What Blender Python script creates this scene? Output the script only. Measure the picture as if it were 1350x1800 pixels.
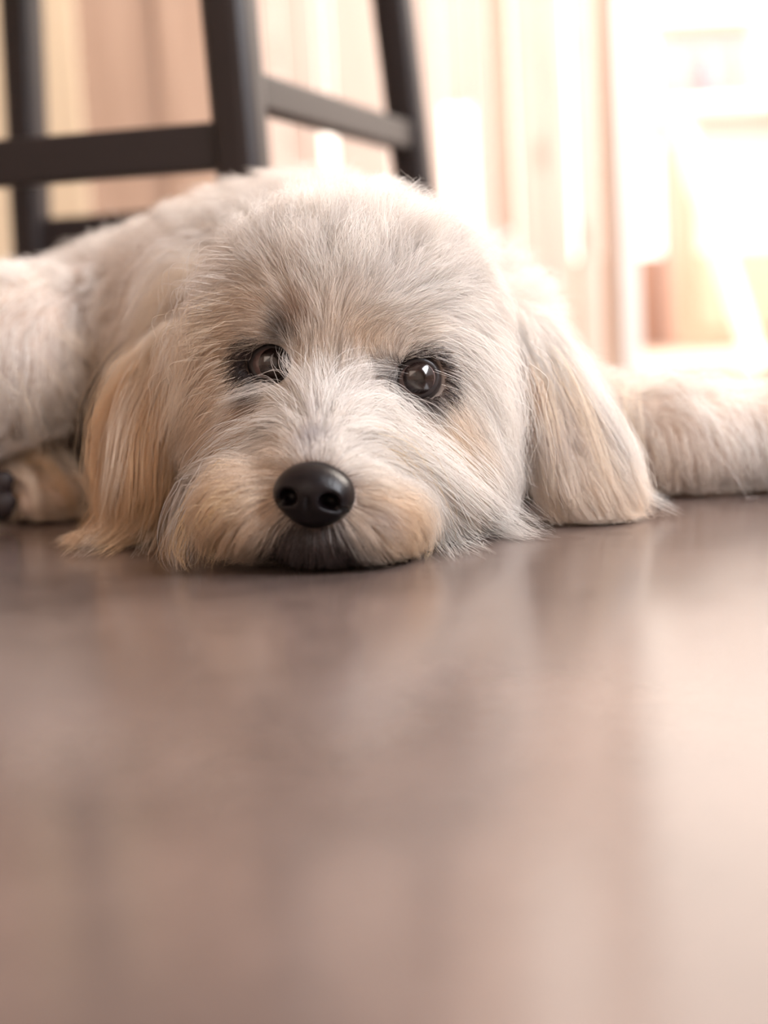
import bpy, bmesh, math
import numpy as np
from mathutils import Matrix, Vector, kdtree

# ------------------------------------------------------------------ clear
for o in list(bpy.data.objects):
    bpy.data.objects.remove(o, do_unlink=True)
scene = bpy.context.scene
COL = scene.collection
rng = np.random.default_rng(7)

# ------------------------------------------------------------------ camera
FPX = 2600.0
CAM_H = 0.116
PITCH = math.atan((900 - 570) / FPX)
ROLL = math.radians(3.2)
C0 = np.array([0.0, 0.0, CAM_H])
FWD = np.array([0, math.cos(PITCH), -math.sin(PITCH)])
_up = np.array([0, math.sin(PITCH), math.cos(PITCH)])
_rt = np.array([1.0, 0, 0])
RT = math.cos(ROLL) * _rt - math.sin(ROLL) * _up
UP = math.cos(ROLL) * _up + math.sin(ROLL) * _rt
cam_d = bpy.data.cameras.new('camera')
cam = bpy.data.objects.new('camera', cam_d)
COL.objects.link(cam)
cam_d.sensor_fit = 'HORIZONTAL'
cam_d.sensor_width = 36.0
cam_d.lens = 36.0 * FPX / 1350.0
cam_d.clip_start = 0.02
cam.matrix_world = Matrix(((RT[0], UP[0], -FWD[0], C0[0]), (RT[1], UP[1], -FWD[1], C0[1]),
                           (RT[2], UP[2], -FWD[2], C0[2]), (0, 0, 0, 1)))
cam_d.dof.use_dof = True
cam_d.dof.focus_distance = 0.757
cam_d.dof.aperture_fstop = 4.1
scene.camera = cam

def ray(px, py):
    d = FWD * FPX + RT * (px - 675.0) - UP * (py - 900.0)
    return d / np.linalg.norm(d)

def at(px, py, Y):
    """world point seen at a pixel, on the plane y = Y"""
    d = ray(px, py)
    return C0 + d * (Y / d[1])

# ------------------------------------------------------------------ world, sun, exposure
world = bpy.data.worlds.new('world'); scene.world = world
world.use_nodes = True
bg = world.node_tree.nodes['Background']
bg.inputs[0].default_value = (1.0, 0.85, 0.74, 1)
bg.inputs[1].default_value = 2.8
vs = scene.view_settings
vs.view_transform = 'Standard'; vs.look = 'None'; vs.gamma = 1.0
vs.use_curve_mapping = False
vs.exposure = 0.27

def light(name, kind, loc, target, energy, color, size=None, angle=None):
    ld = bpy.data.lights.new(name, kind)
    ld.energy = energy; ld.color = color
    if kind == 'AREA':
        ld.shape = 'RECTANGLE'; ld.size, ld.size_y = size
    if angle is not None:
        ld.angle = angle
    o = bpy.data.objects.new(name, ld); COL.objects.link(o)
    o.location = loc
    o.rotation_euler = (Vector(target) - Vector(loc)).to_track_quat('-Z', 'Y').to_euler()
    return o

RX0, RX1, RY0, RY1, RZ1 = -2.6, 1.7, -1.7, 2.7, 2.6
light('sun', 'SUN', (6.4, 1.35, 3.4), (1.0, 3.15, 0.4), 4.5, (1.0, 0.9, 0.78), angle=0.02)
light('window_daylight', 'AREA', (RX1 - 0.01, 0.1, 1.4), (0, 0.6, 0.4), 122, (0.93, 0.945, 1.0), (1.6, 1.3))
light('board_fill_light', 'AREA', (RX1 - 0.01, 2.1, 1.3), (0.2, 2.2, 0.6), 125, (1.0, 0.90, 0.80), (0.9, 1.7))  # fill lamp added to brighten the right-hand boards, no window known there
light('front_fill_light', 'AREA', (-1.0, RY0 + 0.01, 1.5), (-0.2, 0.7, 0.4), 13, (1.0, 0.82, 0.70), (1.6, 1.4))  # warm fill lamp added behind the camera, not a known window

# ------------------------------------------------------------------ helpers
def tag(o, label=None, cat=None, group=None, kind=None):
    if label: o['label'] = label
    if cat: o['category'] = cat
    if group: o['group'] = group
    if kind: o['kind'] = kind
    return o

def empty(name, loc=(0, 0, 0)):
    o = bpy.data.objects.new(name, None); COL.objects.link(o); o.location = loc
    o.empty_display_size = 0.02
    return o

def link(name, me, mat=None, parent=None, smooth=False):
    o = bpy.data.objects.new(name, me); COL.objects.link(o)
    if mat: me.materials.append(mat)
    if parent is not None:
        o.parent = parent
        o.matrix_parent_inverse = Matrix.Translation(parent.matrix_basis.translation).inverted() if parent.parent is None else Matrix.Identity(4)
    if smooth:
        me.polygons.foreach_set('use_smooth', [True] * len(me.polygons))
    return o

def mesh_from(name, V, F):
    me = bpy.data.meshes.new(name)
    me.from_pydata([tuple(v) for v in V], [], [tuple(f) for f in F]); me.update()
    return me

def bm_mesh(name, bm):
    me = bpy.data.meshes.new(name); bm.normal_update(); bm.to_mesh(me); bm.free(); return me

def box_bm(lo, hi, bevel=0.0, seg=2):
    bm = bmesh.new()
    bmesh.ops.create_cube(bm, size=1.0)
    lo = Vector(lo); hi = Vector(hi)
    for v in bm.verts:
        v.co = Vector(((v.co.x + .5) * (hi.x - lo.x) + lo.x, (v.co.y + .5) * (hi.y - lo.y) + lo.y, (v.co.z + .5) * (hi.z - lo.z) + lo.z))
    if bevel:
        bmesh.ops.bevel(bm, geom=list(bm.edges), offset=bevel, segments=seg, affect='EDGES', profile=0.5)
    return bm

def bar_mesh(name, a, b, w, h, bevel=0.004, w2=None, h2=None, updir=(0, 0, 1)):
    """a tapered rectangular bar from a to b"""
    a = Vector(a); b = Vector(b); ax = (b - a).normalized()
    up = Vector(updir); side = ax.cross(up).normalized(); up = side.cross(ax).normalized()
    w2 = w2 or w; h2 = h2 or h
    bm = bmesh.new(); rings = []
    for p, ww, hh in ((a, w, h), (b, w2, h2)):
        rings.append([bm.verts.new(p + side * (sx * ww / 2) + up * (sz * hh / 2)) for sx, sz in ((-1, -1), (1, -1), (1, 1), (-1, 1))])
    for i in range(4):
        j = (i + 1) % 4
        bm.faces.new((rings[0][i], rings[0][j], rings[1][j], rings[1][i]))
    bm.faces.new(rings[0][::-1]); bm.faces.new(rings[1])
    bmesh.ops.recalc_face_normals(bm, faces=list(bm.faces))
    if bevel:
        bmesh.ops.bevel(bm, geom=list(bm.edges), offset=bevel, segments=3, affect='EDGES', profile=0.5)
    return bm_mesh(name, bm)

def new_mat(name):
    m = bpy.data.materials.new(name); m.use_nodes = True
    nt = m.node_tree
    return m, nt, nt.nodes, nt.links, nt.nodes['Principled BSDF']

def simple_mat(name, color, rough=0.5, coat=0.0, spec=0.5, noise=0.0, nscale=20.0, bump=0.0, metallic=0.0):
    m, nt, N, L, b = new_mat(name)
    b.inputs['Roughness'].default_value = rough
    b.inputs['Coat Weight'].default_value = coat
    b.inputs['Coat Roughness'].default_value = 0.04
    b.inputs['Specular IOR Level'].default_value = spec
    b.inputs['Metallic'].default_value = metallic
    tc = N.new('ShaderNodeTexCoord'); nz = N.new('ShaderNodeTexNoise')
    nz.inputs['Scale'].default_value = nscale; nz.inputs['Detail'].default_value = 5
    L.new(tc.outputs['Object'], nz.inputs['Vector'])
    mr = N.new('ShaderNodeMapRange')
    mr.inputs['To Min'].default_value = 1 - noise; mr.inputs['To Max'].default_value = 1 + noise
    L.new(nz.outputs['Fac'], mr.inputs['Value'])
    mx = N.new('ShaderNodeMix'); mx.data_type = 'RGBA'; mx.blend_type = 'MULTIPLY'
    mx.inputs['Factor'].default_value = 1
    mx.inputs['A'].default_value = (*color, 1)
    L.new(mr.outputs['Result'], mx.inputs['B'])
    L.new(mx.outputs['Result'], b.inputs['Base Color'])
    if bump:
        bp = N.new('ShaderNodeBump'); bp.inputs['Strength'].default_value = bump; bp.inputs['Distance'].default_value = 0.001
        L.new(nz.outputs['Fac'], bp.inputs['Height']); L.new(bp.outputs['Normal'], b.inputs['Normal'])
    return m

def floor_mat():
    m, nt, N, L, b = new_mat('polished_concrete')
    tc = N.new('ShaderNodeTexCoord')
    n1 = N.new('ShaderNodeTexNoise'); n1.inputs['Scale'].default_value = 3.2; n1.inputs['Detail'].default_value = 7; n1.inputs['Roughness'].default_value = .6
    n2 = N.new('ShaderNodeTexNoise'); n2.inputs['Scale'].default_value = 90; n2.inputs['Detail'].default_value = 5
    L.new(tc.outputs['Object'], n1.inputs['Vector']); L.new(tc.outputs['Object'], n2.inputs['Vector'])
    cr = N.new('ShaderNodeValToRGB')
    cr.color_ramp.elements[0].position = .3; cr.color_ramp.elements[0].color = (0.085, 0.062, 0.054, 1)
    cr.color_ramp.elements[1].position = .72; cr.color_ramp.elements[1].color = (0.21, 0.155, 0.135, 1)
    L.new(n1.outputs['Fac'], cr.inputs['Fac'])
    mx = N.new('ShaderNodeMix'); mx.data_type = 'RGBA'; mx.blend_type = 'OVERLAY'; mx.inputs['Factor'].default_value = .3
    L.new(cr.outputs['Color'], mx.inputs['A']); L.new(n2.outputs['Fac'], mx.inputs['B'])
    L.new(mx.outputs['Result'], b.inputs['Base Color'])
    mr = N.new('ShaderNodeMapRange'); mr.inputs['To Min'].default_value = .12; mr.inputs['To Max'].default_value = .25
    L.new(n1.outputs['Fac'], mr.inputs['Value']); L.new(mr.outputs['Result'], b.inputs['Roughness'])
    # fine scratches / trowel marks
    sp = N.new('ShaderNodeMapping'); sp.inputs['Scale'].default_value = (6, 120, 1); sp.inputs['Rotation'].default_value = (0, 0, .25)
    n3 = N.new('ShaderNodeTexNoise'); n3.inputs['Scale'].default_value = 3; n3.inputs['Detail'].default_value = 6
    L.new(tc.outputs['Object'], sp.inputs['Vector']); L.new(sp.outputs['Vector'], n3.inputs['Vector'])
    ad = N.new('ShaderNodeMath'); ad.operation = 'ADD'
    L.new(n2.outputs['Fac'], ad.inputs[0]); L.new(n3.outputs['Fac'], ad.inputs[1])
    bp = N.new('ShaderNodeBump'); bp.inputs['Strength'].default_value = .04; bp.inputs['Distance'].default_value = .001
    L.new(ad.outputs[0], bp.inputs['Height']); L.new(bp.outputs['Normal'], b.inputs['Normal'])
    b.inputs['Specular IOR Level'].default_value = .8
    return m

def wood_mat(name, c1, c2, knot=(0.2, 0.12, 0.08), knots=True):
    m, nt, N, L, b = new_mat(name)
    tc = N.new('ShaderNodeTexCoord'); oi = N.new('ShaderNodeObjectInfo')
    mp = N.new('ShaderNodeMapping'); mp.inputs['Scale'].default_value = (14, 14, 1.1)
    ad = N.new('ShaderNodeVectorMath'); ad.operation = 'MULTIPLY_ADD'
    ad.inputs[1].default_value = (1, 1, 1)
    cmb = N.new('ShaderNodeCombineXYZ'); ml = N.new('ShaderNodeMath'); ml.operation = 'MULTIPLY'; ml.inputs[1].default_value = 37
    L.new(oi.outputs['Random'], ml.inputs[0]); L.new(ml.outputs[0], cmb.inputs[2]); L.new(ml.outputs[0], cmb.inputs[0])
    L.new(tc.outputs['Object'], ad.inputs[0]); L.new(cmb.outputs[0], ad.inputs[2])
    L.new(ad.outputs[0], mp.inputs['Vector'])
    nz = N.new('ShaderNodeTexNoise'); nz.inputs['Scale'].default_value = 1.5; nz.inputs['Detail'].default_value = 6; nz.inputs['Distortion'].default_value = .6
    L.new(mp.outputs[0], nz.inputs['Vector'])
    cr = N.new('ShaderNodeValToRGB'); cr.color_ramp.elements[0].color = (*c2, 1); cr.color_ramp.elements[1].color = (*c1, 1)
    cr.color_ramp.elements[0].position = .3; cr.color_ramp.elements[1].position = .65
    L.new(nz.outputs['Fac'], cr.inputs['Fac'])
    out = cr.outputs['Color']
    if knots:
        mp2 = N.new('ShaderNodeMapping'); mp2.inputs['Scale'].default_value = (7, 1, 3.4)
        L.new(ad.outputs[0], mp2.inputs['Vector'])
        vo = N.new('ShaderNodeTexVoronoi'); vo.inputs['Scale'].default_value = 1.0
        L.new(mp2.outputs[0], vo.inputs['Vector'])
        kr = N.new('ShaderNodeValToRGB'); kr.color_ramp.elements[0].position = .08; kr.color_ramp.elements[1].position = .2
        kr.color_ramp.elements[0].color = (1, 1, 1, 1); kr.color_ramp.elements[1].color = (0, 0, 0, 1)
        L.new(vo.outputs['Distance'], kr.inputs['Fac'])
        mx = N.new('ShaderNodeMix'); mx.data_type = 'RGBA'; L.new(kr.outputs['Color'], mx.inputs['Factor'])
        L.new(out, mx.inputs['A']); mx.inputs['B'].default_value = (*knot, 1)
        out = mx.outputs['Result']
    L.new(out, b.inputs['Base Color']); b.inputs['Roughness'].default_value = .6
    bp = N.new('ShaderNodeBump'); bp.inputs['Strength'].default_value = .25; bp.inputs['Distance'].default_value = .002
    L.new(nz.outputs['Fac'], bp.inputs['Height']); L.new(bp.outputs['Normal'], b.inputs['Normal'])
    return m

# ------------------------------------------------------------------ the room
M_floor = floor_mat()
M_plaster = simple_mat('beige_plaster', (0.62, 0.5, 0.42), .85, noise=.06, nscale=4, bump=.1)
M_ceil = simple_mat('ceiling_paint', (0.66, 0.58, 0.52), .9, noise=.04, nscale=3)
M_white = simple_mat('white_paint', (0.85, 0.83, 0.8), .4, noise=.03, nscale=8)

def structure(name, bm, mat):
    o = link(name, bm_mesh(name, bm), mat); o['kind'] = 'structure'; return o

structure('floor', box_bm((RX0 - .1, RY0 - .1, -.08), (RX1 + .1, RY1 + .1, 0)), M_floor)
structure('ceiling', box_bm((RX0 - .1, RY0 - .1, RZ1), (RX1 + .1, RY1 + .1, RZ1 + .1)), M_ceil)
structure('wall_left', box_bm((RX0 - .1, RY0, 0), (RX0, RY1, RZ1)), M_plaster)

def wall_with_opening(name, axis, pos, thick, lo, hi, o0, o1, z0, z1, mat):
    """a wall made of four boxes around an opening; axis = the direction across the wall"""
    bm = bmesh.new()
    for a0, a1, c0, c1 in ((lo, o0, 0, RZ1), (o1, hi, 0, RZ1), (o0, o1, 0, z0), (o0, o1, z1, RZ1)):
        if a1 - a0 < 1e-4 or c1 - c0 < 1e-4: continue
        if axis == 'x': l, h = (pos, a0, c0), (pos + thick, a1, c1)
        else: l, h = (a0, pos, c0), (a1, pos + thick, c1)
        t = box_bm(l, h); me = bm_mesh('tmp', t); bm.from_mesh(me); bpy.data.meshes.remove(me)
    return structure(name, bm, mat)

wall_with_opening('wall_right', 'x', RX1, .1, RY0, RY1, -.9, 2.58, .45, 2.2, M_plaster)
structure('sun_block_pane', box_bm((RX1 + .04, -.9, .45), (RX1 + .06, 2.58, 2.2)), simple_mat('opaque_pane', (.8, .84, .88), .5, noise=.03))  # opaque unseen pane, added to keep the sun out of the room
structure('fill_lamp_pane', box_bm((-1.8, RY0 - .06, .8), (-.2, RY0 - .04, 2.2)), simple_mat('opaque_pane_front', (.8, .76, .7), .5, noise=.03))  # made-up pane closing the opening behind the warm fill lamp
wall_with_opening('wall_front', 'y', RY0 - .1, .1, RX0, RX1, -1.8, -.2, .8, 2.2, M_plaster)  # opening behind the camera made up to seat the fill lamp

# rear wall: lintel strip + separate upright boards, doorway at the right
DOOR_X0 = at(1088, 420, RY1)[0]
DOOR_X1 = RX1 - .12
wood_warm = wood_mat('plank_warm', (0.56, 0.39, 0.29), (0.42, 0.28, 0.2))
wood_cream = wood_mat('plank_cream', (0.74, 0.6, 0.42), (0.64, 0.5, 0.34))
wood_pale_haze = wood_mat('plank_pale_haze', (0.80, 0.66, 0.57), (0.68, 0.53, 0.45), (.4,.27,.2))  # pale wood lightened further: glare haze put into the plank colour
bm = box_bm((RX0, RY1 + .02, 2.2), (RX1, RY1 + .07, RZ1))
wall_rear = structure('wall_rear', bm, M_plaster)
edges = [  # (pixel x left, right, material, y0, y1): board edges at image row 300, Y = rear wall
    (-420, -300, wood_warm), (-296, -190, wood_pale_haze), (-186, -60, wood_warm), (-57, 60, wood_cream),
    (62, 150, wood_cream), (152, 290, wood_warm), (293, 392, wood_warm), (395, 505, wood_pale_haze),
    (508, 570, wood_pale_haze), (592, 690, wood_pale_haze), (693, 782, wood_pale_haze),
    (838, 868, wood_pale_haze), (871, 905, wood_warm), (911, 962, wood_pale_haze), (964, 1003, wood_pale_haze),
    (1013, 1050, wood_pale_haze), (1054, 1086, wood_warm)]
def board(x0, x1, mat, z0=.004, z1=2.25, dy=0.0):
    bmb = box_bm((x0, RY1 + dy, z0), (x1, RY1 + .022 + dy, z1), .003, 1)
    return link('plank', bm_mesh('plank', bmb), mat, wall_rear)
for i, (a, b_, m_) in enumerate(edges):
    if a in (871, 911, 964): continue
    board(at(a, 300, RY1)[0], at(b_, 300, RY1)[0], m_, dy=float(rng.uniform(-.006, .006)))
xl = at(-424, 300, RY1)[0]
while xl > RX0 + .02:
    w_ = float(rng.uniform(.09, .14)); board(max(xl - w_, RX0 + .005), xl - .004, wood_warm if rng.random() < .6 else wood_pale_haze); xl -= w_
# the two slots with daylight: short boards above and below
for (a, b_, y0, y1) in ((785, 835, 185, 430), (573, 589, 225, 305)):
    zt = at(a, y0, RY1)[2]; zb = at(a, y1, RY1)[2]
    board(at(a, 300, RY1)[0], at(b_, 300, RY1)[0], wood_pale_haze, .004, zb)
    board(at(a, 300, RY1)[0], at(b_, 300, RY1)[0], wood_pale_haze, zt, 2.25)
for a, b_, m_ in ((871, 905, wood_warm), (911, 962, wood_pale_haze), (964, 1003, wood_pale_haze)):   # boards cut by an unseen high opening, widened for the streak it reflects
    xa_, xb_ = at(a, 300, RY1)[0], at(b_, 300, RY1)[0]
    board(xa_, xb_, m_, .004, .93); board(xa_, xb_, m_, 1.55, 2.25)
jb = structure('door_1', box_bm((DOOR_X0, RY1 - .004, 0), (DOOR_X0 + .035, RY1 + .03, 2.2), .003), M_white)

# ------------------------------------------------------------------ outdoors beyond the doorway
M_pave = simple_mat('pale_paving', (0.72, 0.62, 0.55), .8, noise=.12, nscale=9)
M_terra = simple_mat('peach_render', (0.52, 0.34, 0.27), .85, noise=.1, nscale=6)
structure('ground', box_bm((-3, RY1 + .1, -.1), (9, 14, -.005)), M_pave)

# peach garden wall
Yw = 4.6
gl = at(1090, 440, Yw); gr = at(1600, 440, Yw)
gw = link('garden_wall', bm_mesh('garden_wall', box_bm((gl[0] - .4, Yw, -.005), (gr[0] + 1, Yw + .18, at(1200, 445, Yw)[2]), .01)), M_terra)
tag(gw, 'low peach rendered garden wall outside the bright doorway', 'wall')

# white trestle standing outside: cross-legged, with a board apron
Yt = 3.15
tr = empty('folding_table', tuple(at(1330, 640, Yt) * np.array([1, 1, 0])))
tag(tr, 'sunlit white folding table with slanted crossed legs outside the doorway', 'table')
pa = at(1182, 180, Yt); pb = at(1322, 600, Yt); pb[2] = 0.012
wleg = 58 / FPX * Yt
link('leg', bar_mesh('leg', pb, pa, wleg * .9, .03, .008, wleg), M_white, tr)
mid = (pa + pb) / 2; off = np.array([0, .035, 0])
pa2 = pa.copy(); pb2 = pb.copy(); span = .52
pa2[0] = pa[0] + span; pb2[0] = pa[0] + span - (pb[0] - pa[0]) 
link('leg', bar_mesh('leg', pb2 + off, pa2 + off, wleg * .9, .03, .008, wleg), M_white, tr)
zt0 = at(1270, 440, Yt)[2]; zt1 = at(1270, 200, Yt)[2]
link('apron', bm_mesh('apron', box_bm((pa[0] + .06, Yt + .06, zt0), (pa[0] + span + .2, Yt + .085, zt1), .006)), M_white, tr)
link('table_top', bm_mesh('table_top', box_bm((pa[0] - .03, Yt - .05, zt1), (pa[0] + span + .25, Yt + .5, zt1 + .03), .008)), M_white, tr)
for sx in (.30, span + .12):
    link('leg', bar_mesh('leg', (pa[0] + sx, Yt + .45, .0), (pa[0] + sx, Yt + .45, zt1), .04, .03, .006), M_white, tr)

# shelf unit with jars, outside behind the table
Yc = 4.1
M_grey = simple_mat('grey_lilac_paint', (0.46, 0.42, 0.44), .7, noise=.08, nscale=5)
M_pink = simple_mat('pink_wood', (0.62, 0.42, 0.34), .6, noise=.1, nscale=7)
x0, x1 = at(1196, 100, Yc)[0], at(1196, 100, Yc)[0] + .62
zs, ztop = at(1270, 205, Yc)[2], at(1270, 14, Yc)[2]
unit = empty('cabinet', (x0 + .31, Yc + .12, 0))
tag(unit, 'pinkish wooden cabinet outdoors beyond the white folding table', 'cabinet')
link('body', bm_mesh('body', box_bm((x0, Yc, 0), (x1, Yc + .26, zs - .03), .004)), M_pink, unit)
link('top_panel', bm_mesh('top_panel', box_bm((x0 - .02, Yc - .02, zs - .03), (x1 + .02, Yc + .27, zs), .004)), M_pink, unit)
for k in range(2):
    xm = x0 + .02 + k * .295
    d_ = link('door', bm_mesh('door', box_bm((xm, Yc - .015, .05), (xm + .285, Yc, zs - .045), .004)), M_pink, unit)
    link('knob', bm_mesh('knob', box_bm((xm + (.24 if k == 0 else .02), Yc - .035, zs * .55), (xm + (.26 if k == 0 else .04), Yc - .015, zs * .55 + .02), .006)), M_grey, d_)
scr = empty('garden_screen', (x0 + .31, Yc + .33, 0))
tag(scr, 'grey-lilac garden screen with a pink top rail, behind the jars', 'screen')
for xa in (x0, x1 - .03):
    link('post', bm_mesh('post', box_bm((xa, Yc + .31, 0), (xa + .03, Yc + .35, ztop), .003)), M_grey, scr)
link('panel', bm_mesh('panel', box_bm((x0 + .03, Yc + .32, .1), (x1 - .03, Yc + .34, ztop))), M_grey, scr)
link('rail', bm_mesh('rail', box_bm((x0 - .02, Yc + .30, ztop), (x1 + .02, Yc + .36, ztop + .03), .004)), M_pink, scr)
def jar(px, w, h, col, label):
    prof = [(0, 0), (.8, 0), (1, .06), (1, .68), (.9, .8), (.55, .86), (.55, .93)]
    c = at(px, 150, Yc + .12); bmj = bmesh.new(); rings = []
    for r, z in prof:
        rings.append([bmj.verts.new((c[0] + max(r, .001) * w * math.cos(a), Yc + .12 + max(r, .001) * w * math.sin(a), zs + z * h)) for a in np.linspace(0, 2 * math.pi, 25)[:-1]])
    for r0, r1 in zip(rings[:-1], rings[1:]):
        for q in range(24): bmj.faces.new((r0[q], r0[(q + 1) % 24], r1[(q + 1) % 24], r1[q]))
    root = empty('jar', (c[0], Yc + .12, zs)); tag(root, label, 'jar', 'jars on the outdoor cabinet')
    link('body', bm_mesh('jar_body', bmj), simple_mat('jar_glaze', col, .3, noise=.05), root, True)
    bl = bmesh.new(); bmesh.ops.create_cone(bl, cap_ends=True, segments=24, radius1=w * .66, radius2=w * .6, depth=h * .1)
    bmesh.ops.translate(bl, verts=bl.verts, vec=(c[0], Yc + .12, zs + h * .97))
    link('lid', bm_mesh('lid', bl), M_grey, root)
jar(1240, .035, .20, (.30, .27, .32), 'lilac-grey jar on the outdoor cabinet, the left of two')
jar(1340, .03, .30, (.5, .58, .7), 'bluish-white jar on the outdoor cabinet, at the right picture edge')

# ------------------------------------------------------------------ bar stool
M_stool = simple_mat('black_brown_paint', (0.014, 0.009, 0.009), .42, spec=.4, noise=.15, nscale=30)
hA = 0.0
def gp(px, py, Y):
    return at(px, py, Y)
def leg_line(p_top_px, p_bot_px, Y):
    a = gp(*p_top_px, Y); b = gp(*p_bot_px, Y)
    d = (a - b) / (a[2] - b[2])
    return b, d        # point and direction per metre of height
stool = empty('bar_stool', (-.25, 1.45, 0))
tag(stool, 'dark brown-black wooden bar stool with square stretchers behind the dog', 'stool')
YA, YC, YD = 1.22, 1.62, 1.70
legs = {'A': leg_line((401, 0), (430, 320), YA), 'C': leg_line((690, 0), (728, 320), YC), 'D': leg_line((40, 0), (58, 460), YD)}
bB, dB = legs['A'][0] + (legs['D'][0] - legs['C'][0]), legs['D'][1] * [1, 0, 1] + legs['A'][1] * [0, 1, 0]
zA = legs['A'][0][2]
legs['B'] = (bB, dB)
# slight splay along y so the seat is smaller than the foot print
splay_y = {'A': .03, 'B': .03, 'C': -.03, 'D': -.03}
def leg_at(k, z):
    b, d = legs[k]
    return np.array([b[0] + d[0] * (z - b[2]), b[1] + splay_y[k] * (z - b[2]), z])
SEAT_Z = .66
for k in 'ABCD':
    ww = .041 if k == 'A' else .041
    link('leg', bar_mesh('leg', leg_at(k, 0.0), leg_at(k, SEAT_Z), ww * .92, ww * .92, .013, ww * 1.06, ww * 1.06, updir=(.35, 1, 0)), M_stool, stool)
zAB = at(395, 256, YA)[2]; zAC = at(455, 150, YA)[2]
for a, b_, z, hh in (('A', 'B', zAB, .038), ('D', 'C', zAB - .03, .038), ('A', 'C', zAC, .030), ('B', 'D', zAC, .030)):
    link('stretcher', bar_mesh('stretcher', leg_at(a, z), leg_at(b_, z), .022, hh, .004), M_stool, stool)
sc = [leg_at(k, SEAT_Z) for k in 'ACDB']
cen = sum(sc) / 4
bm = bmesh.new()
out = [cen + (p - cen) * 1.14 for p in sc]
lo_ = [bm.verts.new((p[0], p[1], SEAT_Z - .005)) for p in out]; hi_ = [bm.verts.new((p[0], p[1], SEAT_Z + .035)) for p in out]
for i in range(4):
    j = (i + 1) % 4; bm.faces.new((lo_[i], lo_[j], hi_[j], hi_[i]))
bm.faces.new(lo_[::-1]); bm.faces.new(hi_)
bmesh.ops.recalc_face_normals(bm, faces=list(bm.faces))
bmesh.ops.bevel(bm, geom=list(bm.edges), offset=.012, segments=3, affect='EDGES')
link('seat', bm_mesh('seat', bm), M_stool, stool)

# ================================================================== THE DOG
# ---- signed distance helpers (all vectorised)
def nrm(v):
    return v / (np.linalg.norm(v, axis=-1, keepdims=True) + 1e-12)
def ell(c, r, R=None):
    c = np.asarray(c, float); r = np.asarray(r, float)
    def f(P):
        q = P - c
        if R is not None: q = q @ R.T
        k0 = np.linalg.norm(q / r, axis=-1); k1 = np.linalg.norm(q / (r * r), axis=-1) + 1e-9
        return k0 * (k0 - 1) / k1
    return f
def cone(a, b, ra, rb):
    a = np.asarray(a, float); b = np.asarray(b, float); ab = b - a; L2 = ab @ ab
    def f(P):
        q = P - a; t = np.clip(q @ ab / L2, 0, 1)
        return np.linalg.norm(q - t[..., None] * ab, axis=-1) - (ra + (rb - ra) * t)
    return f
def smin(a, b, k):
    h = np.clip(.5 + .5 * (b - a) / k, 0, 1)
    return b + (a - b) * h - k * h * (1 - h)
def smax(a, b, k):
    return -smin(-a, -b, k)
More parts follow.
